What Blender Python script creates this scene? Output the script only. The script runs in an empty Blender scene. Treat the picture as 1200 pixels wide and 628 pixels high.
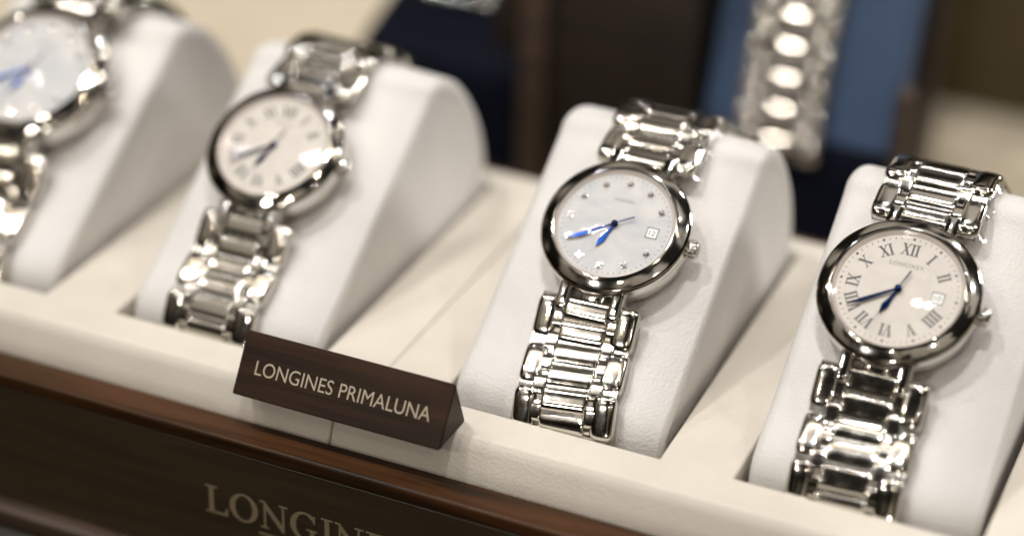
import bpy, bmesh, math, random
from mathutils import Matrix, Vector
random.seed(7)
MM = 0.001
PI = math.pi
rad = math.radians
scn = bpy.context.scene
COL = scn.collection

# ------------------------------------------------------------------ camera
CAMP = Vector((118.005, -328.561, 187.27)); TGT = Vector((-10.529, -23.307, 0)); ROLL = 0.033
fw = (TGT - CAMP).normalized(); rt = fw.cross(Vector((0, 0, 1))).normalized(); dn = fw.cross(rt)
cr, sr = math.cos(ROLL), math.sin(ROLL)
r2 = cr * rt - sr * dn; d2 = sr * rt + cr * dn
cam = bpy.data.cameras.new('camera'); camo = bpy.data.objects.new('camera', cam); COL.objects.link(camo)
M = Matrix((r2, -d2, -fw)).transposed().to_4x4(); M.translation = CAMP * MM
camo.matrix_world = M
cam.sensor_width = 36.0; cam.lens = 2513.0 / 1200 * 36
cam.clip_start = 0.02; cam.clip_end = 20
cam.dof.use_dof = True; cam.dof.focus_distance = 0.387; cam.dof.aperture_fstop = 4.0
cam.dof.aperture_blades = 0
scn.camera = camo

# ------------------------------------------------------------------ world: the dim warm room of the shop
w = bpy.data.worlds.new('World'); scn.world = w; w.use_nodes = True
nt = w.node_tree; nt.nodes.clear()
def wn(t, **k):
    n = nt.nodes.new(t)
    for a, b in k.items(): setattr(n, a, b)
    return n
tc = wn('ShaderNodeTexCoord'); sep = wn('ShaderNodeSeparateXYZ'); nt.links.new(tc.outputs['Generated'], sep.inputs[0])
ramp = wn('ShaderNodeValToRGB'); mr = wn('ShaderNodeMapRange'); mr.inputs[1].default_value = -1; mr.inputs[2].default_value = 1
nt.links.new(sep.outputs['Z'], mr.inputs[0]); nt.links.new(mr.outputs[0], ramp.inputs[0])
e = ramp.color_ramp.elements
e[0].position = 0.0; e[0].color = (.02, .016, .012, 1)
e[1].position = 1.0; e[1].color = (.14, .125, .11, 1)
for pos, c in ((.47, (.02, .016, .011, 1)), (.56, (.055, .044, .028, 1)), (.68, (.028, .023, .016, 1)), (.84, (.09, .08, .066, 1))):
    q = e.new(pos); q.color = c
nz = wn('ShaderNodeTexNoise'); nz.inputs['Scale'].default_value = 3.2; nz.inputs['Detail'].default_value = 2
nt.links.new(tc.outputs['Generated'], nz.inputs['Vector'])
nr = wn('ShaderNodeMapRange'); nr.inputs[1].default_value = .50; nr.inputs[2].default_value = .60; nr.inputs[3].default_value = .12; nr.inputs[4].default_value = 4.0
nt.links.new(nz.outputs[0], nr.inputs[0])
mx = wn('ShaderNodeMix', data_type='RGBA', blend_type='MULTIPLY'); mx.inputs[0].default_value = 1
nt.links.new(ramp.outputs[0], mx.inputs[6]); nt.links.new(nr.outputs[0], mx.inputs[7])
bg = wn('ShaderNodeBackground'); bg.inputs[1].default_value = 1.3
nt.links.new(mx.outputs[2], bg.inputs[0])
wo = wn('ShaderNodeOutputWorld'); nt.links.new(bg.outputs[0], wo.inputs[0])

# ------------------------------------------------------------------ lamps of the shop ceiling and show case, then added fill lamps
def area(name, loc, aim, sx, sy, power, color):
    L = bpy.data.lights.new(name, 'AREA'); L.shape = 'RECTANGLE' if sx != sy else 'DISK'; L.size = sx * MM
    if sx != sy: L.size_y = sy * MM
    L.energy = power; L.color = color
    o = bpy.data.objects.new(name, L); COL.objects.link(o)
    z = (Vector(loc) - Vector(aim)).normalized(); x = Vector((1, 0, 0)); y = z.cross(x).normalized(); x = y.cross(z)
    m = Matrix((x, y, z)).transposed().to_4x4(); m.translation = Vector(loc) * MM; o.matrix_world = m
    return o
KEY = (.45, .45, .98, .98, .88, .88)
for i, x in enumerate((-556, -524, -286, -254, -3, 29)):    # pairs of ceiling spots in a row, the light of the scene
    area('ceiling_or_fill_spot', (x, -138, 700), (0, 0, 0), 14, 14, KEY[i], (1.0, .98, .95))
area('case_light_strip', (-80, -45, 640), (0, 20, 0), 900, 15, 0.26, (1.0, .88, .68))
for x, y, z, p, c, d in ((520, 580, 240, 2.8, (1.0, .97, .93), 120),             # lit display behind on the right, low
                         (-90, 330, 800, .35, (.95, .97, 1.0), 18), (-420, 200, 800, .2, (.90, .95, 1.0), 18), (400, 120, 560, .65, (1.0, .96, .92), 40),
                         (-235, -760, 430, .75, (1.0, .93, .83), 40), (120, -800, 120, .5, (1.0, .93, .83), 60), (200, 460, 600, .8, (1.0, .92, .80), 30), (-90, 80, 760, .12, (1.0, .97, .92), 9), (150, -60, 720, .12, (1.0, .86, .66), 9), (240, 90, 700, .12, (1.0, .97, .92), 9), (-180, -420, 420, .12, (1.0, .86, .66), 9), (-420, -60, 420, .12, (1.0, .86, .66), 9), (330, -420, 420, .12, (1.0, .97, .92), 9),
                         (40, -700, 500, .2, (1.0, .86, .66), 14), (-300, -480, 620, .2, (1.0, .97, .92), 14), (200, -380, 760, .2, (1.0, .86, .66), 14)):
    area('ceiling_or_fill_spot', (x, y, z), (0, 20, 0), d, d, p, c)  # past the first, unseen lamps added for fill and sparkle on steel

scn.view_settings.view_transform = 'Standard'; scn.view_settings.look = 'None'
scn.view_settings.exposure = -0.17; scn.view_settings.gamma = 1
scn.cycles.use_denoising = True
scn.cycles.max_bounces = 10; scn.cycles.glossy_bounces = 6; scn.cycles.transparent_max_bounces = 12
scn.cycles.sample_clamp_indirect = 12; scn.cycles.blur_glossy = 0.3

# ------------------------------------------------------------------ materials
def newmat(name):
    m = bpy.data.materials.new(name); m.use_nodes = True
    b = m.node_tree.nodes['Principled BSDF']; return m, m.node_tree, b
def nd(t, ty, **k):
    n = t.nodes.new(ty)
    for a, b in k.items(): setattr(n, a, b)
    return n
def leather(name, col, rough=.5, grain=1800, bump=.00006, var=.05, spec=.4):
    m, t, b = newmat(name)
    tcn = nd(t, 'ShaderNodeTexCoord')
    n1 = nd(t, 'ShaderNodeTexNoise'); n1.inputs['Scale'].default_value = 60; n1.inputs['Detail'].default_value = 4
    t.links.new(tcn.outputs['Object'], n1.inputs['Vector'])
    rp = nd(t, 'ShaderNodeValToRGB'); rp.color_ramp.elements[0].position = .3; rp.color_ramp.elements[1].position = .7
    rp.color_ramp.elements[0].color = tuple(c * (1 - var) for c in col) + (1,); rp.color_ramp.elements[1].color = tuple(min(1, c * (1 + var)) for c in col) + (1,)
    t.links.new(n1.outputs[0], rp.inputs[0]); t.links.new(rp.outputs[0], b.inputs['Base Color'])
    n0 = nd(t, 'ShaderNodeTexNoise'); n0.inputs['Scale'].default_value = grain * .6; n0.inputs['Detail'].default_value = 2
    t.links.new(tcn.outputs['Object'], n0.inputs['Vector'])
    mxv = nd(t, 'ShaderNodeMix', data_type='RGBA'); mxv.inputs[0].default_value = .00035
    vec = nd(t, 'ShaderNodeVectorMath', operation='MULTIPLY_ADD')
    vec.inputs[1].default_value = (.0003, .0003, .0003); t.links.new(n0.outputs['Color'], vec.inputs[0]); t.links.new(tcn.outputs['Object'], vec.inputs[2])
    v = nd(t, 'ShaderNodeTexVoronoi', feature='SMOOTH_F1'); v.inputs['Scale'].default_value = grain; v.inputs['Smoothness'].default_value = .3
    t.links.new(vec.outputs[0], v.inputs['Vector'])
    inv = nd(t, 'ShaderNodeMath', operation='MULTIPLY'); inv.inputs[1].default_value = -1; t.links.new(v.outputs['Distance'], inv.inputs[0])
    bp = nd(t, 'ShaderNodeBump'); bp.inputs['Strength'].default_value = .42; bp.inputs['Distance'].default_value = bump * 3
    t.links.new(inv.outputs[0], bp.inputs['Height']); t.links.new(bp.outputs[0], b.inputs['Normal'])
    b.inputs['Roughness'].default_value = rough; b.inputs['Specular IOR Level'].default_value = spec
    return m
def wood(name, dark, light, rough=.28, coat=.3):
    m, t, b = newmat(name)
    tcn = nd(t, 'ShaderNodeTexCoord'); mp = nd(t, 'ShaderNodeMapping'); mp.inputs['Scale'].default_value = (14, 190, 190)
    t.links.new(tcn.outputs['Object'], mp.inputs[0])
    n1 = nd(t, 'ShaderNodeTexNoise'); n1.inputs['Scale'].default_value = 1.6; n1.inputs['Detail'].default_value = 6; n1.inputs['Distortion'].default_value = .7
    t.links.new(mp.outputs[0], n1.inputs['Vector'])
    mp2 = nd(t, 'ShaderNodeMapping'); mp2.inputs['Scale'].default_value = (60, 1600, 1600); t.links.new(tcn.outputs['Object'], mp2.inputs[0])
    n2 = nd(t, 'ShaderNodeTexNoise'); n2.inputs['Scale'].default_value = 1; n2.inputs['Detail'].default_value = 3; t.links.new(mp2.outputs[0], n2.inputs['Vector'])
    ad = nd(t, 'ShaderNodeMath', operation='MULTIPLY_ADD'); ad.inputs[1].default_value = .35; t.links.new(n2.outputs[0], ad.inputs[0]); t.links.new(n1.outputs[0], ad.inputs[2])
    rp = nd(t, 'ShaderNodeValToRGB'); e = rp.color_ramp.elements
    e[0].position = .52; e[0].color = dark + (1,); e[1].position = .85; e[1].color = light + (1,)
    t.links.new(ad.outputs[0], rp.inputs[0]); t.links.new(rp.outputs[0], b.inputs['Base Color'])
    bp = nd(t, 'ShaderNodeBump'); bp.inputs['Strength'].default_value = .25; bp.inputs['Distance'].default_value = .00008
    t.links.new(n2.outputs[0], bp.inputs['Height']); t.links.new(bp.outputs[0], b.inputs['Normal'])
    b.inputs['Roughness'].default_value = rough; b.inputs['Coat Weight'].default_value = coat; b.inputs['Coat Roughness'].default_value = .25
    return m
def metal(name, col, rough=.1, scr=0.04, bump=0.0):
    m, t, b = newmat(name)
    b.inputs['Base Color'].default_value = col + (1,); b.inputs['Metallic'].default_value = 1
    tcn = nd(t, 'ShaderNodeTexCoord'); n1 = nd(t, 'ShaderNodeTexNoise'); n1.inputs['Scale'].default_value = 500; n1.inputs['Detail'].default_value = 4
    t.links.new(tcn.outputs['Object'], n1.inputs['Vector'])
    r = nd(t, 'ShaderNodeMapRange'); r.inputs[1].default_value = .3; r.inputs[2].default_value = .7
    r.inputs[3].default_value = rough; r.inputs[4].default_value = rough + scr
    t.links.new(n1.outputs[0], r.inputs[0]); t.links.new(r.outputs[0], b.inputs['Roughness'])
    if bump:
        bp = nd(t, 'ShaderNodeBump'); bp.inputs['Strength'].default_value = .4; bp.inputs['Distance'].default_value = bump
        n2 = nd(t, 'ShaderNodeTexNoise'); n2.inputs['Scale'].default_value = 260; n2.inputs['Detail'].default_value = 1; t.links.new(tcn.outputs['Object'], n2.inputs['Vector'])
        t.links.new(n2.outputs[0], bp.inputs['Height']); t.links.new(bp.outputs[0], b.inputs['Normal'])
    return m
def plain(name, col, rough=.5, metallic=0., spec=.5):
    m, t, b = newmat(name)
    tcn = nd(t, 'ShaderNodeTexCoord'); n1 = nd(t, 'ShaderNodeTexNoise'); n1.inputs['Scale'].default_value = 300; n1.inputs['Detail'].default_value = 3
    t.links.new(tcn.outputs['Object'], n1.inputs['Vector'])
    rp = nd(t, 'ShaderNodeValToRGB'); rp.color_ramp.elements[0].position = .3; rp.color_ramp.elements[1].position = .7
    rp.color_ramp.elements[0].color = tuple(c * .95 for c in col) + (1,); rp.color_ramp.elements[1].color = tuple(min(1, c * 1.05) for c in col) + (1,)
    t.links.new(n1.outputs[0], rp.inputs[0]); t.links.new(rp.outputs[0], b.inputs['Base Color'])
    b.inputs['Roughness'].default_value = rough; b.inputs['Metallic'].default_value = metallic; b.inputs['Specular IOR Level'].default_value = spec
    return m
def pearl(name):
    m, t, b = newmat(name)
    tcn = nd(t, 'ShaderNodeTexCoord'); n1 = nd(t, 'ShaderNodeTexNoise'); n1.inputs['Scale'].default_value = 140; n1.inputs['Detail'].default_value = 3; n1.inputs['Distortion'].default_value = 1.5
    t.links.new(tcn.outputs['Object'], n1.inputs['Vector'])
    rp = nd(t, 'ShaderNodeValToRGB'); e = rp.color_ramp.elements
    e[0].position = .3; e[0].color = (.52, .54, .575, 1); e[1].position = .7; e[1].color = (.66, .655, .65, 1)
    q = e.new(.5); q.color = (.60, .595, .60, 1)
    t.links.new(n1.outputs[0], rp.inputs[0]); t.links.new(rp.outputs[0], b.inputs['Base Color'])
    b.inputs['Roughness'].default_value = .5; b.inputs['Specular IOR Level'].default_value = .25
    return m
def clear(name, f0=.04, rough=0.0, bump=0):
    m = bpy.data.materials.new(name); m.use_nodes = True; t = m.node_tree; t.nodes.clear()
    lw = nd(t, 'ShaderNodeLayerWeight'); lw.inputs[0].default_value = .5
    p5 = nd(t, 'ShaderNodeMath', operation='POWER'); p5.inputs[1].default_value = 5; t.links.new(lw.outputs['Facing'], p5.inputs[0])
    ma = nd(t, 'ShaderNodeMath', operation='MULTIPLY_ADD'); ma.inputs[1].default_value = 1 - f0; ma.inputs[2].default_value = f0; t.links.new(p5.outputs[0], ma.inputs[0])
    tr = nd(t, 'ShaderNodeBsdfTransparent'); gl = nd(t, 'ShaderNodeBsdfGlossy'); gl.inputs['Roughness'].default_value = rough
    if bump:
        tcn = nd(t, 'ShaderNodeTexCoord'); n = nd(t, 'ShaderNodeTexNoise'); n.inputs['Scale'].default_value = 330; n.inputs['Detail'].default_value = 3
        t.links.new(tcn.outputs['Object'], n.inputs['Vector'])
        bp = nd(t, 'ShaderNodeBump'); bp.inputs['Distance'].default_value = bump; t.links.new(n.outputs[0], bp.inputs['Height']); t.links.new(bp.outputs[0], gl.inputs['Normal'])
    mxs = nd(t, 'ShaderNodeMixShader'); t.links.new(ma.outputs[0], mxs.inputs[0]); t.links.new(tr.outputs[0], mxs.inputs[1]); t.links.new(gl.outputs[0], mxs.inputs[2])
    o = nd(t, 'ShaderNodeOutputMaterial'); t.links.new(mxs.outputs[0], o.inputs[0])
    return m
M_WHITE = leather('white_leather', (.72, .70, .685), .5)
M_CREAM = leather('cream_leather', (.70, .65, .575), .5, bump=.00004)
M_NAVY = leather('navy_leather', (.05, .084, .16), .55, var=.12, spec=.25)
M_NAVY_SHADE = leather('shaded_navy_leather', (.005, .0065, .014), .6, var=.12, spec=.06)  # navy leather with shade put into its colour
M_WELL = leather('well_lining', (.30, .27, .22), .6)
M_WOOD = wood('dark_walnut', (.020, .010, .004), (.074, .030, .011), .4, .05)
M_WOOD.node_tree.nodes['Principled BSDF'].inputs['Specular IOR Level'].default_value = .15
M_LACQ = wood('lacquered_front_wood', (.036, .025, .013), (.056, .037, .018), .4, .15)
M_SIGN = wood('sign_walnut', (.015, .008, .0045), (.044, .019, .009), .45, 0)
M_SIGN.node_tree.nodes['Principled BSDF'].inputs['Specular IOR Level'].default_value = .2
M_STEEL = metal('polished_steel', (.70, .675, .64), .05, .05)
M_LINK = metal('polished_link_steel', (.68, .65, .60), .06, .08)
M_PIN = metal('dark_link_core', (.30, .285, .26), .2, .1)
M_GOLD = plain('pale_gold_print', (.44, .38, .28), .45)
M_BRASS = plain('dull_gold_letters', (.25, .20, .125), .45)
M_PEARL = pearl('mother_of_pearl')
M_SILVER = plain('silvered_dial', (.66, .615, .57), .5, 0, .25)
M_REHAUT = plain('dial_ring_silver', (.62, .56, .52), .35)
M_BLACK = plain('black_print', (.02, .018, .016), .4)
M_GREY = plain('grey_print', (.18, .17, .16), .4)
M_DATE = plain('date_disc_white', (.82, .82, .80), .4)
M_BLUE = metal('blued_steel', (.002, .010, .045), .12, .03)
M_GEM = metal('cut_gem', (.75, .76, .80), .04, .02)
M_GLASS = clear('sapphire_crystal', .008)
M_FILM = clear('clear_protective_film', .16, .05, .0008)
M_COUNTER = plain('dark_counter_top', (.02, .017, .013), .3)
M_MAT = leather('beige_mat', (.70, .61, .47), .6, spec=.2)
M_CABINET = wood('black_brown_wood', (.009, .005, .003), (.022, .012, .007), .5, 0)
M_POST = wood('brown_post_wood', (.035, .022, .015), (.075, .045, .03), .5, 0)
M_OLIVE = plain('olive_board', (.11, .085, .042), .7, 0, .2)

# ------------------------------------------------------------------ helpers (all lengths in millimetres)
def empty(name, label, cat, mat4, group=None):
    o = bpy.data.objects.new(name, None); COL.objects.link(o); o.empty_display_size = .01
    o.matrix_world = mat4; o['label'] = label; o['category'] = cat
    if group: o['group'] = group
    return o
def tag(o, label, cat, group=None):
    o['label'] = label; o['category'] = cat
    if group: o['group'] = group
    return o
def T(x, y, z): return Matrix.Translation((x * MM, y * MM, z * MM))
def frame_mat(o, x, y, z):
    m = Matrix((x, y, z)).transposed().to_4x4(); m.translation = Vector(o) * MM; return m
class MB:
    def __init__(s): s.bm = bmesh.new()
    def poly(s, pts):
        vs = [s.bm.verts.new(Vector(p)) for p in pts]; return s.bm.faces.new(vs)
    def box(s, x0, x1, y0, y1, z0, z1):
        v = [s.bm.verts.new(p) for p in ((x0, y0, z0), (x1, y0, z0), (x1, y1, z0), (x0, y1, z0), (x0, y0, z1), (x1, y0, z1), (x1, y1, z1), (x0, y1, z1))]
        for f in ((0, 3, 2, 1), (4, 5, 6, 7), (0, 1, 5, 4), (1, 2, 6, 5), (2, 3, 7, 6), (3, 0, 4, 7)): s.bm.faces.new([v[i] for i in f])
        return s
    def prism(s, pts, z0, z1, mat=None):            # polygon in XY, counter-clockwise
        f = (lambda p: mat @ Vector(p)) if mat else Vector
        a = [s.bm.verts.new(f((x, y, z0))) for x, y in pts]; b = [s.bm.verts.new(f((x, y, z1))) for x, y in pts]
        n = len(pts)
        s.bm.faces.new(b); s.bm.faces.new(a[::-1])
        for i in range(n): s.bm.faces.new((a[i], a[(i + 1) % n], b[(i + 1) % n], b[i]))
        return s
    def loft(s, rings, closed=True, cap=True):
        R = [[s.bm.verts.new(p) for p in r] for r in rings]; n = len(R[0])
        for a, b in zip(R, R[1:]):
            for i in range(n if closed else n - 1): s.bm.faces.new((a[i], a[(i + 1) % n], b[(i + 1) % n], b[i]))
        if cap: s.bm.faces.new(R[0][::-1]); s.bm.faces.new(R[-1])
        return s
    def lathe(s, prof, n=96, close_top=False, close_bot=False, wob=None):
        R = []
        for r, z in prof:
            R.append([s.bm.verts.new(((r * (wob(k) if wob else 1)) * math.cos(2 * PI * k / n), (r * (wob(k) if wob else 1)) * math.sin(2 * PI * k / n), z)) for k in range(n)])
        for a, b in zip(R, R[1:]):
            for i in range(n): s.bm.faces.new((a[i], a[(i + 1) % n], b[(i + 1) % n], b[i]))
        if close_bot: s.bm.faces.new(R[0][::-1])
        if close_top: s.bm.faces.new(R[-1])
        return s
    def superq(s, a, b, c, ex, ey, ez, nu=28, nv=14, base=None):
        # rounded block |x/a|^ex + ... : half sizes a, b, c
        def pw(v, e): return math.copysign(abs(v) ** e, v)
        rows = []
        for j in range(1, nv):
            ph = -PI / 2 + PI * j / nv
            rows.append([s.bm.verts.new((a * pw(math.cos(ph), 2 / ez) * pw(math.cos(t), 2 / ex), b * pw(math.cos(ph), 2 / ez) * pw(math.sin(t), 2 / ey), c * pw(math.sin(ph), 2 / ez)))
                         for t in [2 * PI * (i + .5) / nu for i in range(nu)]])
        lo = s.bm.verts.new((0, 0, -c)); hi = s.bm.verts.new((0, 0, c))
        for p, q in zip(rows, rows[1:]):
            for i in range(nu): s.bm.faces.new((p[i], p[(i + 1) % nu], q[(i + 1) % nu], q[i]))
        for i in range(nu): s.bm.faces.new((lo, rows[0][(i + 1) % nu], rows[0][i])); s.bm.faces.new((hi, rows[-1][i], rows[-1][(i + 1) % nu]))
        return s
    def xform(s, m):
        bmesh.ops.transform(s.bm, matrix=m, verts=s.bm.verts); return s
    def mesh(s, name, mat, smooth=True, fix=True):
        if fix: bmesh.ops.recalc_face_normals(s.bm, faces=s.bm.faces)
        bmesh.ops.scale(s.bm, vec=(MM, MM, MM), verts=s.bm.verts)
        me = bpy.data.meshes.new(name); s.bm.to_mesh(me); s.bm.free()
        if smooth:
            for p in me.polygons: p.use_smooth = True
        me.materials.append(mat); return me
    def build(s, name, mat, parent=None, bevel=0, seg=3, smooth=True, fix=True, sharp=None, m=None):
        me = s.mesh(name, mat, smooth, fix)
        if sharp and smooth: me.set_sharp_from_angle(angle=rad(sharp))
        return put(me, name, parent, m, bevel, seg)
def put(me, name, parent=None, m=None, bevel=0, seg=3):
    o = bpy.data.objects.new(name, me); COL.objects.link(o)
    if parent: o.parent = parent
    if m is not None: o.matrix_basis = m
    if bevel:
        bv = o.modifiers.new('bevel', 'BEVEL'); bv.width = bevel * MM; bv.segments = seg; bv.limit_method = 'ANGLE'; bv.angle_limit = rad(35)
        wnm = o.modifiers.new('normals', 'WEIGHTED_NORMAL'); wnm.keep_sharp = True
    return o

# ---- serif lettering drawn as polygons (cap height 1); each piece a hair higher than the last
def arc_ring(cx, cy, ro, co, ri, ci, a0, a1, n=28):
    o = [(cx + ro * math.cos(a0 + (a1 - a0) * k / n), cy + co * math.sin(a0 + (a1 - a0) * k / n)) for k in range(n + 1)]
    i = [(cx + ri * math.cos(a0 + (a1 - a0) * k / n), cy + ci * math.sin(a0 + (a1 - a0) * k / n)) for k in range(n + 1)]
    return [[o[k], o[k + 1], i[k + 1], i[k]] for k in range(n)]
def R(x0, x1, y0, y1): return [(x0, y0), (x1, y0), (x1, y1), (x0, y1)]
def glyph(c):
    S = .055
    if c == 'I': return .40, [R(.12, .28, 0, 1), R(0, .12, 0, S), R(.28, .40, 0, S), R(0, .12, 1 - S, 1), R(.28, .40, 1 - S, 1)]
    if c == 'L': return .78, [R(.12, .29, 0, 1), R(0, .12, 0, S), R(0, .12, 1 - S, 1), R(.29, .42, 1 - S, 1), R(.29, .78, 0, S + .02), [(.66, S + .02), (.78, S + .02), (.78, .30), (.74, .30)]]
    if c == 'E': return .78, [R(.12, .29, 0, 1), R(0, .12, 0, S), R(0, .12, 1 - S, 1), R(.29, .76, 0, S + .02), R(.29, .72, 1 - S, 1), R(.29, .55, .48, .54),
                              [(.65, S + .02), (.76, S + .02), (.76, .27), (.72, .27)], [(.68, .76), (.72, .76), (.72, 1 - S), (.62, 1 - S)], R(.52, .56, .41, .48), R(.52, .56, .54, .61)]
    if c == 'N': return .98, [R(.13, .21, 0, .80), R(.77, .85, .0, 1), [(.13, .80), (.77, .0), (.77, .25), (.17, 1), (.13, 1)], R(0, .13, 1 - S, 1), R(.02, .13, 0, S), R(.21, .32, 0, S), R(.66, .77, 1 - S, 1), R(.85, .98, 1 - S, 1)]
    if c == 'O': return 1.0, arc_ring(.5, .5, .5, .52, .30, .45, 0, 2 * PI, 44)
    if c == 'G': return 1.0, arc_ring(.5, .5, .5, .52, .30, .45, rad(42), rad(312), 36) + [R(.68, .84, .08, .42), R(.56, .68, .37, .42), R(.84, .94, .37, .42), [(.80, .68), (.86, .68), (.86, .96), (.74, .90)]]
    if c == 'S':
        pts = []
        for k in range(33):
            t = k / 32
            a = rad(40 + 230 * t * 2) if t < .5 else rad(90 - 230 * (t - .5) * 2)
            if t < .5: pts.append((.31 + .25 * math.cos(a), .75 + .235 * math.sin(a)))
            else: pts.append((.31 + .27 * math.cos(a), .26 + .25 * math.sin(a)))
        q = []
        for k in range(32):
            (x0, y0), (x1, y1) = pts[k], pts[k + 1]; d = math.hypot(x1 - x0, y1 - y0) or 1
            def wd(k): t = k / 32; return .035 + .065 * math.exp(-((t - .5) / .14) ** 2)
            nx, ny = -(y1 - y0) / d, (x1 - x0) / d; wa, wb = wd(k), wd(k + 1)
            q.append([(x0 - nx * wa, y0 - ny * wa), (x0 + nx * wa, y0 + ny * wa), (x1 + nx * wb, y1 + ny * wb), (x1 - nx * wb, y1 - ny * wb)])
        q += [R(.53, .57, .66, .97), R(.03, .07, .03, .34)]
        return .62, q
    return .4, []
def serif(mb, text, h, gap, mat=None, z0=0, th=.3, step=.006, center=True):
    pieces = []; x = 0
    for c in text:
        wd, ps = glyph(c); pieces += [[(x + a, b) for a, b in p] for p in ps]; x += wd + gap
    tot = x - gap; off = tot / 2 if center else 0
    for k, p in enumerate(pieces): 
        mb.prism([((a - off) * h, b * h) for a, b in p], z0, z0 + th + step * (k % 5), mat)
    return tot * h
def text_mesh(txt, width, name, mat, ext, sy=1.0):
    cu = bpy.data.curves.new(name, 'FONT'); cu.body = txt; cu.align_x = 'CENTER'; cu.align_y = 'CENTER'; cu.size = 1; cu.resolution_u = 6; cu.offset = 0
    o = bpy.data.objects.new(name, cu); COL.objects.link(o)
    dg = bpy.context.evaluated_depsgraph_get(); me = bpy.data.meshes.new_from_object(o.evaluated_get(dg))
    bpy.data.objects.remove(o)
    xs = [v.co.x for v in me.vertices]; ys = [v.co.y for v in me.vertices]
    k = width * MM / (max(xs) - min(xs)); cx = (max(xs) + min(xs)) / 2; cy = (max(ys) + min(ys)) / 2
    for v in me.vertices: v.co = ((v.co.x - cx) * k, (v.co.y - cy) * k * sy, ext * MM)
    me.materials.clear(); me.materials.append(mat); return me

# ------------------------------------------------------------------ measures shared by tray, cushions and watches
AL = 0.596
UP = Vector((0, math.cos(AL), math.sin(AL))); NO = Vector((0, -math.sin(AL), math.cos(AL))); XX = Vector((1, 0, 0))
FACE = -7.5                                             # cushion face below the dial plane
WX = (-129.8, -71.74, 0.0, 53.57)                       # watch centres
PX = (-129.0, -69.6, -.3, 57.0)                         # cushion centres
HW = 20.6                                               # cushion half width
ZT = -27.35
# cushion side profile in (y, z)
def face_pt(s): v = s * UP + FACE * NO; return (v.y, v.z)
def spline(pts, n):
    out = []
    P = [pts[0]] + list(pts) + [pts[-1]]
    for i in range(1, len(P) - 2):
        for k in range(n):
            t = k / n; a, b, c, d = P[i - 1:i + 3]
            out.append(tuple(.5 * (2 * b[j] + (c[j] - a[j]) * t + (2 * a[j] - 5 * b[j] + 4 * c[j] - d[j]) * t * t + (3 * b[j] - a[j] - 3 * c[j] + d[j]) * t ** 3) for j in (0, 1)))
    out.append(pts[-1]); return out
PROF = spline([(-26.6, -41.5), (-26.4, -33), face_pt(-34.5), face_pt(-24), face_pt(-12), face_pt(0), face_pt(12), face_pt(20), (24.6, 7.9), (31, 7.2), (38.3, 3.0), (45, -4), (50.2, -12.5), (52.8, -22), (52.6, -32), (52, -41.5)], 6)

# ------------------------------------------------------------------ the counter and the tray
co = MB().box(-900, 900, -700, 1400, -90, -69).build('counter', M_COUNTER); co['kind'] = 'structure'
tray = empty('display_tray', 'dark walnut display tray with cream leather insert holding the white watch cushions', 'display tray', T(-35, 10, -69))
tinv = T(35, -10, 69)
def tp(mb, name, mat, **k): return mb.build(name, mat, tray, m=tinv, **k)
X0, X1 = -215.0, 118.0
f = MB()
f.box(X0 - 7, X1 + 7, -48.4, -41.3, -37.6, -34.6); f.box(X0 - 7, X1 + 7, 60.4, 67, -64.4, -30.5)
f.box(X0 - 7, X0, -41.3, 60.4, -64.4, -34.6); f.box(X1, X1 + 7, -41.3, 60.4, -64.4, -34.6)
tp(f, 'frame', M_WOOD, bevel=.7)
f = MB().box(X0 - 7, X1 + 7, -48.25, -43, -64.4, -37.605)
tp(f, 'front_panel', M_LACQ, bevel=.3)
f = MB().box(X0 - 9, X1 + 9, -51.5, 69, -68.9, -64.41)
tp(f, 'base_moulding', M_POST, bevel=1.2)
def insert(xa, xb, cxs):
    xs = [xa, xb]; wells = []
    for c in cxs: wells.append((c - HW - 1.1, c + HW + 1.1)); xs += list(wells[-1])
    xs = sorted(xs); ya, yb = -29.2, 54.5
    prof = [(-41.2, -46), (-41.0, -35.2), (-40.0, -32.2), (-38.9, -29.6), (-38.5, -28.75), (-38.0, -28.15), (-37.2, ZT), (ya, ZT), (yb, ZT), (59.4, ZT), (60.2, ZT - .7), (60.2, -46)]
    bm = bmesh.new(); front = lambda x, y: x - 4.0 if y < -30 and abs(x + 34.35) < .5 else x    # the front ledge is joined a little further left
    G = [[bm.verts.new((front(x, y), y, z)) for x in xs] for y, z in prof]
    for j in range(len(prof) - 1):
        for i in range(len(xs) - 1):
            if j == 7 and any(abs(xs[i] - a) < 1e-6 for a, b in wells): continue
            bm.faces.new((G[j][i], G[j][i + 1], G[j + 1][i + 1], G[j + 1][i]))
    for end in (0, -1): bm.faces.new([g[end] for g in G])
    for a, b in wells:
        i = [k for k, x in enumerate(xs) if abs(x - a) < 1e-6][0]
        t = [G[7][i], G[7][i + 1], G[8][i + 1], G[8][i]]; lo = [bm.verts.new((v.co.x, v.co.y, -43)) for v in t]
        for k in range(4): bm.faces.new((t[k], t[(k + 1) % 4], lo[(k + 1) % 4], lo[k]))
        bm.faces.new(lo)
    m = MB(); m.bm.free(); m.bm = bm
    return tp(m, 'leather_insert', M_CREAM, bevel=.55, sharp=40)
insert(X0 + .4, -34.46, PX[:2]); insert(-34.22, X1 - .4, PX[2:])
# gold lettering on the front board
m = MB(); fm = Matrix(((1, 0, 0), (0, 0, -1), (0, 1, 0))).to_4x4(); fm.translation = Vector((-60.7, -48.25, -52.4))
serif(m, 'LONGINES', 6.05, .07, fm, 0, .03, .006, center=False)
m.box(-49.4, -24.6, -48.29, -48.25, -54.1, -53.65)
m.prism([(0, 0), (11.6, 0), (11.2, -1.1), (7.5, -1.5), (3, -.9)], 0, .03, Matrix.Translation((10.9, -1.65 - .55, 0)) if 0 else fm @ Matrix.Translation((11.4, -2.3, 0)))
tp(m, 'front_lettering', M_BRASS, smooth=False)

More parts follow.
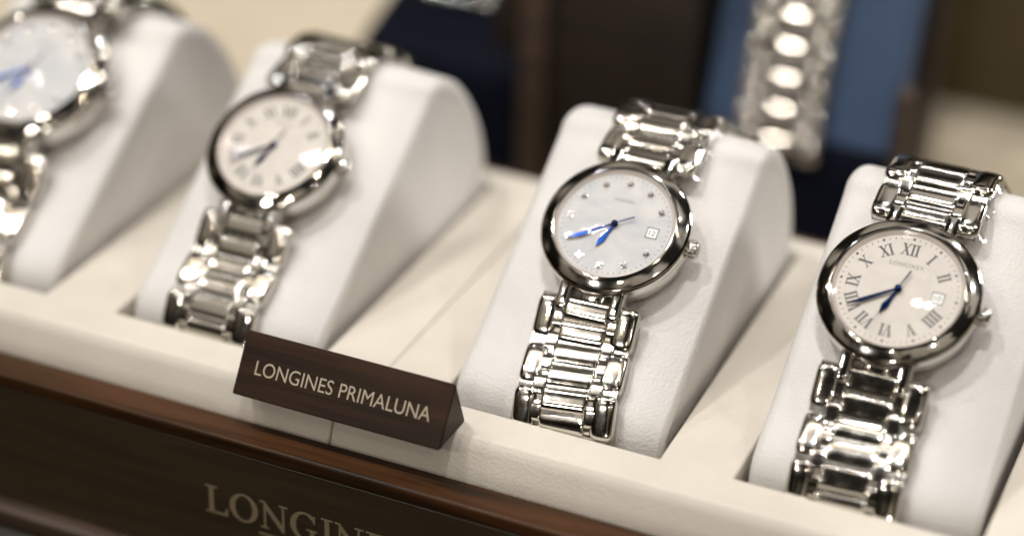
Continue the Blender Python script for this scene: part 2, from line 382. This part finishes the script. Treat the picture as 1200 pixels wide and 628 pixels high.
# ------------------------------------------------------------------ name sign
sx0, sx1 = -56.4, -14.3; A = (-44.6, ZT + .05); B = (-33.7, ZT + .05); C_ = (-37.9, -17.0)
sign = empty('name_sign', 'dark wooden triangular name sign with pale lettering on the tray ledge', 'sign', T((sx0 + sx1) / 2, -39, ZT))
sinv = T(-(sx0 + sx1) / 2, 39, -ZT)
m = MB(); m.loft([[(x, y, z) for y, z in (A, B, C_)] for x in (sx0, sx1)])
m.build('wooden_block', M_SIGN, sign, bevel=.35, m=sinv, smooth=True, sharp=30)
fu = Vector((0, C_[0] - A[0], C_[1] - A[1])).normalized(); fn = Vector((0, -fu.z, fu.y)); 
if fn.y > 0: fn = -fn
fc = Vector(((sx0 + sx1) / 2 + .1, (A[0] + C_[0]) / 2, (A[1] + C_[1]) / 2)) - fu * .35
me = text_mesh('LONGINES PRIMALUNA', 35.4, 'sign_lettering', M_GOLD, .03, 1.12)
put(me, 'sign_lettering', sign, sinv @ frame_mat(fc, XX, fu, fn))

# ------------------------------------------------------------------ cushions
def offset_poly(P, d):
    n = len(P); out = []
    for i in range(n):
        a, b, c = Vector(P[i - 1]), Vector(P[i]), Vector(P[(i + 1) % n])
        t = ((b - a).normalized() + (c - b).normalized())
        t = t.normalized() if t.length > 1e-6 else (b - a).normalized()
        nrm = Vector((-t.y, t.x)); k = max(.5, abs(nrm.dot(Vector((-(c - b).normalized().y, (c - b).normalized().x)))))
        out.append(tuple(b + nrm * d / k))
    return out
def cushion_mesh(prof, hw, mat, r=2.6):
    P = list(prof)
    area2 = sum(P[i - 1][0] * P[i][1] - P[i][0] * P[i - 1][1] for i in range(len(P)))
    sg = 1 if area2 > 0 else -1                       # left normal points inward for counter-clockwise
    rings = []
    K = 7
    for k in range(K + 1):
        th = PI / 2 * k / K
        rings.append((-(hw - r + r * math.cos(th)), r * (1 - math.sin(th))))
    xs = [(-(hw - r + r * math.cos(PI / 2 * k / K)), r * (1 - math.sin(PI / 2 * k / K))) for k in range(K + 1)]
    xs = [(-hw + .5, 5.2), (-hw + .42, 4.4), (-hw + .1, 3.6)] + xs
    xs += [(x, 0) for x in (-10, 0, 10)] + [(-x, d) for x, d in reversed(xs[:-3])]
    mb = MB()
    prof_in = {}
    for d in set(d for _, d in xs): prof_in[d] = offset_poly(P, sg * d)
    mb.loft([[(x, y, z) for y, z in prof_in[d]] for x, d in xs])
    # inset side panel seam
    me = mb.mesh('cushion', mat); me.set_sharp_from_angle(angle=rad(50)); return me
CUSH = cushion_mesh([(y - 10, z + 43) for y, z in PROF], HW, M_WHITE)
plabels = ['white leather watch cushion farthest left, blurred, under the watch cut by the frame',
           'blurred white leather watch cushion left of the seam and behind the wooden sign',
           'white leather watch cushion right of the wooden sign, under the gem-dial watch',
           'white leather watch cushion farthest right, under the Roman numeral watch']
for x, lb in zip(PX, plabels):
    o = put(CUSH, 'watch_cushion', None, T(x, 10, -43 + .05)); tag(o, lb, 'watch cushion', 'white watch cushions in the tray')

# ------------------------------------------------------------------ watches
def sq(name, mat, *a, **k): return MB().superq(*a, **k).mesh(name, mat)
def bar(name, mat, a, b, c, ex, ey, ez, z0=0., nx=14, n=40):
    """bar lying across the bracelet: a rounded cross section swept along x and closing at its two ends"""
    def pw(v, e): return math.copysign(abs(v) ** e, v)
    rings = []
    for k in range(nx + 1):
        u = -math.cos(PI * k / nx); u = max(-.9995, min(.9995, u)); q = (1 - abs(u) ** ex) ** (1 / ex)
        rings.append([(u * a, b * (.35 + .65 * q if q < .35 else 1 - (1 - q) * .55) * pw(math.cos(t), 2 / ey), z0 + c * q * pw(math.sin(t), 2 / ez)) for t in [2 * PI * (i + .5) / n for i in range(n)]])
    me = MB().loft(rings).mesh(name, mat); me.set_sharp_from_angle(angle=rad(60)); return me
ME_OUT = bar('outer_link', M_LINK, 2.3, 4.42, 1.5, 3.4, 5.0, 2.0)
ME_CEN = bar('centre_link', M_LINK, 4.3, 2.23, 1.0, 24, 3.4, 2.0, .45)
ME_INN = bar('inner_link', M_LINK, 1.22, 2.21, .95, 12, 3.8, 2.1, .4)
ME_CEN1 = bar('centre_link', M_STEEL, 4.3, 3.2, 1.3, 5, 2.4, 2.0)
ME_OUT1 = bar('outer_link', M_STEEL, 1.9, 2.6, 1.9, 2.2, 2.2, 2.0)
ME_INN1 = bar('inner_link', M_STEEL, 1.12, 2.2, 1.5, 5, 2.6, 2.0)
ME_LUG = sq('lug', M_STEEL, 1.25, 3.4, 1.9, 7, 5, 5)
ME_END = sq('end_link', M_STEEL, 2.6, 2.6, 1.0, 9, 5, 3)
class Path:
    def __init__(s, pts):                               # pts (y, z) in millimetres, z outward side kept by normal sign
        s.p = [Vector(q) for q in pts]; s.l = [0]
        for a, b in zip(s.p, s.p[1:]): s.l.append(s.l[-1] + (b - a).length)
    def at(s, d):
        d = max(0, min(d, s.l[-1] - 1e-4))
        for i in range(len(s.l) - 1):
            if d <= s.l[i + 1]: break
        t = (d - s.l[i]) / (s.l[i + 1] - s.l[i])
        a = s.p[max(i - 1, 0)]; b = s.p[min(i + 2, len(s.p) - 1)]
        return s.p[i].lerp(s.p[i + 1], t), (b - a).normalized()
def bracelet(parent, path, rows, s0, pitch, flip, skew=0., film=False, W=1.0, start=0., end=None, single=False):
    """path in the parent's (y, z) plane; flip = +1 when the outward side is to the left of travel"""
    def M_at(d, x=0.):
        p, t = path.at(d); n = Vector((-t.y, t.x)) * flip
        ty = Vector((0, t.x, t.y)); tz = Vector((0, n.x, n.y)); tx = ty.cross(tz)
        rmp = 14.0; k = skew * (d * d / (2 * rmp) if d < rmp else d - rmp / 2)
        at = Vector((k + x, p.x, p.y))
        if skew:                              # the whole row turns with the slant of the bracelet
            an = math.atan(skew * min(1, d / rmp)); base_ = tx.copy(); lead = Vector((1, 0, 0)) * math.sin(an) + ty * math.cos(an)
            side = (base_ * math.cos(an) - ty * math.sin(an) * (1 if tx.x > 0 else -1)); at = Vector((k, p.x, p.y)) + side * (x if tx.x > 0 else -x)
            ty = lead; tx = ty.cross(tz)
        m = Matrix((tx, ty, tz)).transposed().to_4x4(); m.translation = at * MM
        return m
    end = end or s0 + pitch * (rows - .5)
    mb = MB(); n = max(8, int((end - start) / 1.5)); rings = []
    for i in range(n + 1):
        d = start + (end - start) * i / n; m = M_at(d); c = m.translation / MM; nz_ = m.to_3x3().col[2]
        ring = []
        for x, z in ((-9.3, -.75), (9.3, -.75), (9.3, .95), (-9.3, .95)): ring.append(c + Vector((x, 0, 0)) + nz_ * z)
        rings.append(ring)
    mb.loft(rings)
    br = mb.build('bracelet', M_PIN, parent, smooth=False)
    for r in range(rows):
        d = s0 + pitch * r
        if single:
            put(ME_CEN1, 'centre_link', br, M_at(d))
            for sx in (-1, 1):
                put(ME_OUT1, 'outer_link', br, M_at(d, sx * 7.5)); put(ME_INN1, 'inner_link', br, M_at(d + pitch * .5, sx * 5.35))
            continue
        for sx in (-1, 1): put(ME_OUT, 'outer_link', br, M_at(d, sx * 7.5))
        for k in (-.25, .25): put(ME_CEN, 'centre_link', br, M_at(d + k * pitch))
        for k in (0, .5):
            for sx in (-1, 1): put(ME_INN, 'inner_link', br, M_at(d + k * pitch - .1, sx * 5.35))
    if film:
        mb = MB(); rng = random.Random(3 if film > 0 else 5); n = int((end - start) / 1.2); A_, B_, C__ = [], [], []
        for i in range(n + 1):
            d = start + (end - start) * i / n; m = M_at(d); c = m.translation / MM; nz_ = m.to_3x3().col[2]
            w1 = 10.6 + .5 * math.sin(d * .9) + rng.uniform(-.08, .08)
            A_.append(c + Vector((8.6, 0, 0)) + nz_ * 1.25); B_.append(c + Vector((9.9, 0, 0)) + nz_ * (.5 + rng.uniform(-.06, .06))); C__.append(c + Vector((w1, 0, 0)) + nz_ * (-.9 + rng.uniform(-.06, .06)))
        mb.loft([A_, B_, C__], closed=False, cap=False); mb.build('protective_film', M_FILM, parent, fix=False)
    return br

def roman(n):
    return ['XII', 'I', 'II', 'III', 'IIII', 'V', 'VI', 'VII', 'VIII', 'IX', 'X', 'XI'][n % 12]
def roman_pieces(txt):
    ps = []; x = 0
    for c in txt:
        if c == 'I': ps += [R(x + .065, x + .235, 0, 1), R(x - .03, x + .33, 0, .06), R(x - .03, x + .33, .94, 1)]; x += .36
        if c == 'V': ps += [[(x + .30, 0), (x + .40, 0), (x + .22, 1), (x + .02, 1)], [(x + .34, 0), (x + .40, 0), (x + .64, 1), (x + .56, 1)], R(x - .04, x + .30, .95, 1), R(x + .46, x + .72, .95, 1)]; x += .72
        if c == 'X': ps += [[(x + .50, 0), (x + .70, 0), (x + .22, 1), (x + .02, 1)], [(x + .02, 0), (x + .10, 0), (x + .66, 1), (x + .58, 1)], R(x - .04, x + .24, 0, .05), R(x + .44, x + .76, 0, .05), R(x - .04, x + .28, .95, 1), R(x + .48, x + .74, .95, 1)]; x += .76
    return x, ps
DZ = 7.5                                                # dial height above the watch's base
def hand(parent, name, ang, pts, z, mat, th=.16):
    m = MB(); m.prism(pts, 0, th); return m.build(name, mat, parent, smooth=False, bevel=.05, seg=2, m=T(0, 0, z) @ Matrix.Rotation(-rad(ang), 4, 'Z'))
def make_watch(x, label, style, date, skew=0., film=0, hour=6.67 * 30, minute=236, sec=199, size=1.0, dy=0.0):
    org = Vector((x, 0, 0)) + FACE * NO + dy * UP
    root = empty('wrist_watch', label, 'watch', frame_mat(org, XX, UP, NO) @ Matrix.Scale(size, 4), 'steel bracelet watches on the white cushions')
    Z = lambda z: z + DZ
    # case body and bezel
    m = MB().lathe([(11.0, Z(-6.6)), (12.9, Z(-6.4)), (13.55, Z(-5.6)), (13.75, Z(-4.6)), (13.8, Z(-2.2)), (13.6, Z(-1.85)), (12.2, Z(-1.6))], 128, close_bot=True)
    m.build('case', M_STEEL, root, sharp=40)
    m = MB().lathe([(11.36, Z(-.9)), (11.4, Z(.9)), (11.5, Z(1.0)), (11.7, Z(.97)), (12.3, Z(.72)), (12.9, Z(.45)), (13.5, Z(.14)), (13.85, Z(-.05)), (14.15, Z(-.5)), (14.2, Z(-1.25)), (13.95, Z(-1.6)), (13.6, Z(-1.84))], 256)
    m.build('bezel', M_STEEL, root, sharp=28)
    # dial
    dm = {'gem': M_PEARL, 'roman': M_SILVER, 'dots': M_SILVER, 'pearl': M_PEARL}[style]
    m = MB().lathe([(11.36, Z(-.5)), (11.36, Z(0)), (.05, Z(.0))], 96); dial = m.build('dial', dm, root, sharp=40)
    m = MB().lathe([(11.34, Z(.75)), (10.75, Z(.06)), (10.70, Z(.03))], 96); m.build('inner_ring', M_REHAUT, root)
    m = MB()
    for k in range(60):
        a = rad(6 * k); c_, s_ = math.sin(a), math.cos(a)
        rr = 10.1; rot = Matrix.Rotation(-a, 4, 'Z')
        if k % 5 == 0 and style == 'roman': m.prism([(.26 * math.cos(q * PI / 4), rr + .26 * math.sin(q * PI / 4)) for q in range(8)], Z(0), Z(.035), rot)
        else: m.prism(R(-.055, .055, rr - .18, rr + .22), Z(0), Z(.03), rot)
    m.build('minute_track', M_GREY if style != 'roman' else M_BLACK, dial, smooth=False)
    # hour marks
    for h in range(12):
        if h == 3: continue
        a = rad(30 * h)
        if style in ('roman', 'dots'):
            wd, ps = roman_pieces(roman(h)); hh = 2.25
            m = MB(); flip = Matrix.Rotation(PI, 4, 'Z') if 4 <= h <= 8 else Matrix.Identity(4)
            # numerals at the bottom stand radially with their heads towards the centre
            base = Matrix.Rotation(-a, 4, 'Z') @ Matrix.Translation((0, 8.0, 0))
            for k, p in enumerate(ps): m.prism([((px - wd / 2) * hh * .95, (py - .5) * hh) for px, py in p], Z(0), Z(.03) + .004 * (k % 6), base)
            m.build('hour_numeral', M_BLACK, dial, smooth=False)
        else:
            m = MB(); b = Matrix.Rotation(-a, 4, 'Z') @ Matrix.Translation((0, 8.86, 0))
            for q in range(4):
                cx, cy = .56 * math.cos(PI / 4 + q * PI / 2), .56 * math.sin(PI / 4 + q * PI / 2)
                m.prism([(cx + .17 * math.cos(t * PI / 3), cy + .17 * math.sin(t * PI / 3)) for t in range(6)], Z(0), Z(.30), b)
            m.build('gem_setting', M_STEEL, dial, smooth=False)
            g = MB(); rg = [[(r * math.cos(PI / 4 * (t + o)), r * math.sin(PI / 4 * (t + o)), z) for t in range(8)] for r, z, o in ((.50, .02, 0), (.60, .2, .5), (.30, .42, 0))]
            g.loft(rg); g.build('gem', M_GEM, dial, smooth=False, m=Matrix.Rotation(-a, 4, 'Z') @ T(0, 8.86, Z(0)))
    # signature and date
    m = MB(); serif(m, 'LONGINES', .78 if style == 'roman' else .52, .16 if style == 'roman' else .12, Matrix.Translation((0, 4.55 if style == 'roman' else 5.0, 0)), Z(0), .025, .004)
    m.build('dial_signature', M_GREY if style == 'roman' else M_GREY, dial, smooth=False)
    if date:
        dx = 6.9 if style == 'roman' else 7.3; s1 = 1.12
        m = MB(); m.box(dx - s1 + .16, dx + s1 - .16, -s1 + .16, s1 - .16, Z(.0), Z(.03)); dw = m.build('date_window', M_DATE, dial, smooth=False)
        m = MB()
        for k, p in enumerate((R(dx - s1, dx + s1, -s1, -s1 + .17), R(dx - s1, dx + s1, s1 - .17, s1), R(dx - s1, dx - s1 + .12, -s1 + .17, s1 - .17), R(dx + s1 - .17, dx + s1, -s1 + .17, s1 - .17))): m.prism(p, Z(0), Z(.05))
        m.build('date_frame', M_BLACK, dw, smooth=False)
        put(text_mesh(date, 1.15, 'date_numeral', M_BLACK, .0), 'date_numeral', dw, T(dx, 0, Z(.045)))
    # hands
    hand(root, 'hour_hand', hour, [(-.26, -.2), (.26, -.2), (.32, 2.2), (.62, 3.9), (0, 5.7), (-.62, 3.9), (-.32, 2.2)], Z(.28), M_BLUE)
    hand(root, 'minute_hand', minute, [(-.2, -.4), (.2, -.4), (.35, 5.6), (.38, 6.6), (0, 9.2), (-.38, 6.6), (-.35, 5.6)], Z(.52), M_BLUE)
    hand(root, 'second_hand', sec, [(-.16, -3.9), (.16, -3.9), (.12, -1), (.05, 0), (.035, 9.6), (-.035, 9.6), (-.05, 0), (-.12, -1)], Z(.74), M_BLUE, .08)
    MB().lathe([(.62, Z(.2)), (.62, Z(.9)), (.45, Z(1.0)), (.05, Z(1.02))], 24).build('hand_cap', M_BLUE, root)
    # crystal
    Rd = 100.0; n = 20; prof = []
    for k in range(n):
        r = 11.42 - 11.36 * k / (n - 1); prof.append((r, Z(.88) + math.sqrt(Rd * Rd - r * r) - math.sqrt(Rd * Rd - 11.42 ** 2)))
    MB().lathe(prof, 128, close_top=True).build('crystal', M_GLASS, root)
    # crown with ridges
    m = MB().lathe([(.75, 0), (.75, .5), (1.55, .6), (1.75, .9), (1.75, 2.3), (1.5, 2.65), (.9, 2.9), (.1, 3.0)], 48, close_top=True, wob=lambda k: 1.0 + (.06 if (k // 2) % 2 else -.03))
    m.build('crown', M_STEEL, root, sharp=35, m=T(13.15, 0, Z(-3.1)) @ Matrix.Rotation(PI / 2, 4, 'Y'))
    # lugs, end links, bracelet
    for sy in (-1, 1):
        for sx in (-1, 1): put(ME_LUG, 'lug', root, T(sx * 5.1, sy * 14.6, Z(-3.3)) @ Matrix.Rotation(-sy * rad(14), 4, 'X'))
        put(ME_END, 'end_link', root, T(0, sy * 14.6, Z(-3.9)) @ Matrix.Rotation(-sy * rad(18), 4, 'X'))
    # paths in local coordinates, following the cushion
    def loc(pts, off):
        out = []
        for i, (y, z) in enumerate(pts):
            a = Vector(pts[max(i - 1, 0)]); b = Vector(pts[min(i + 1, len(pts) - 1)]); t = (b - a).normalized(); nn = Vector((-t.y, t.x))
            q = Vector((0, y + nn.x * off, z + nn.y * off)); v = q - (org - Vector((x, 0, 0))); out.append((v.dot(UP) / size, v.dot(NO) / size))
        return out
    fp = loc(PROF, 1.75)
    dn_ = [(-13.2, Z(-3.6)), (-16.0, Z(-4.0)), (-19.0, Z(-4.9))] + [q for q in reversed(fp) if q[0] < -22]
    up_ = [(13.2, Z(-3.6)), (16.0, Z(-3.9)), (18.5, Z(-4.3))] + [q for q in fp if q[0] > 21]
    cut = [i for i, q in enumerate(up_) if q[1] < -34]
    if cut: up_ = up_[:cut[0]]
    dpath = Path(spline(dn_, 3)); upath = Path(spline(up_, 3))
    bracelet(root, dpath, 4, 5.6, 8.9, -1, skew, film, start=1.5)
    bracelet(root, upath, 6, 5.6, 8.9, 1, -skew * .3, film, start=1.5)
    return root
make_watch(WX[0], 'large strongly blurred steel watch cut by the left edge of the photo, white dial', 'pearl', None, size=1.15, dy=4.2)
make_watch(WX[1], 'blurred steel watch with cream dial directly behind the wooden name sign', 'dots', None)
make_watch(WX[2], 'sharp steel watch with white pearl dial and sparkling gem hour marks', 'gem', '12', .115, 1, sec=238)
make_watch(WX[3], 'sharp steel watch with cream dial and black Roman numerals, farthest right', 'roman', '10', .035, -1, size=1.025)

# ------------------------------------------------------------------ background, out of focus
mat_ = MB().box(-460, 330, 72, 440, -68.9, -66.5).build('display_mat', M_MAT, bevel=1)
tag(mat_, 'beige display mat spread on the counter behind the tray', 'mat')
# tall navy stand carrying a hanging bracelet
st = empty('navy_stand', 'tall navy leather watch stand behind the two right watches', 'watch stand', T(3.6, 118, -66.4))
SPY = spline([(-15, 0), (-13, 24), (-9, 42), (-4, 60), (2, 77), (9, 94), (16, 110)], 4)
def slab(pts): return MB().loft([[(x, y, z) for x, y in ((-22.5, fy), (22.5, fy), (22.5, fy + 13), (-22.5, fy + 13))] for fy, z in pts])
cutz = [q for q in SPY if q[1] >= 36][0][1]
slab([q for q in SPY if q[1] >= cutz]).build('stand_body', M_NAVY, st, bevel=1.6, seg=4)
slab([q for q in SPY if q[1] < cutz] + [(q[0], q[1] - .1) for q in SPY if q[1] == cutz]).build('stand_lower_shaded', M_NAVY_SHADE, st, bevel=1.6, seg=4)  # lower stand: its shade is painted in with the darker leather
bw = empty('wrist_watch', 'sparkling steel watch bracelet hanging on the tall navy stand, strongly blurred', 'watch', T(0, 102.6, -60))
bracelet(bw, Path([(y + 118 - 102.6 - 1.7, z - 66.4 + 60) for y, z in SPY if z > 30]), 11, 3.0, 7.4, 1, single=True)
bw.scale = (1.1, 1.0, 1.0)
# low navy cushion with its own watch
nc = empty('navy_cushion', 'low navy leather watch cushion behind the blurred cream-dial watch', 'watch cushion', T(-86, 136, -66.4))
prof = spline([(-34, 0), (-34, 30), (-32, 41), (-25, 45), (0, 53), (25, 62), (33, 56), (35, 0)], 6)
put(cushion_mesh(prof, 22, M_NAVY_SHADE, 4), 'cushion_pad', nc)  # the cushion lies in shade, put into its leather colour
nw = empty('wrist_watch', 'dim blurred steel watch resting on the low navy cushion at the top edge', 'watch', T(-88, 136, -11.6))
bracelet(nw, Path([(-16 + 1.9 * i, -5.2 + .65 * i) for i in range(16)]), 3, 4.5, 8.9, 1)
# dark wooden cabinet between them
cb = empty('display_cabinet', 'dark brown wooden display cabinet behind the gap between the middle watches', 'cabinet', T(-40, 112, -66.4))
MB().box(-17, 19, -6, 60, 0, 130).build('cabinet_panel', M_CABINET, cb, bevel=1)
MB().box(-24, -17.2, -9, 60, 0, 130).build('cabinet_post', M_POST, cb, bevel=1.2)
MB().box(-34, -24.2, -2, 60, 0, 130).build('cabinet_side', M_CABINET, cb, bevel=1)
po = MB().box(27.2, 30.6, 103, 108, -66.45, -10).build('wooden_post', M_POST, bevel=.8)
tag(po, 'short brown wooden post standing right beside the tall navy stand', 'post')
d2_ = MB().box(-16, 19.5, 176, 190, -66.45, 70).build('stand_side_shade_box', M_CABINET, bevel=1)  # added dark box, stands in for shade on the stand's right side
tag(d2_, 'dark box added for the shaded right side of the navy stand', 'box')
ob = MB().box(-2, 330, 226, 234, -66.45, -24).build('back_board', M_OLIVE, bevel=1)
tag(ob, 'dark olive board standing upright at the top right background', 'board')
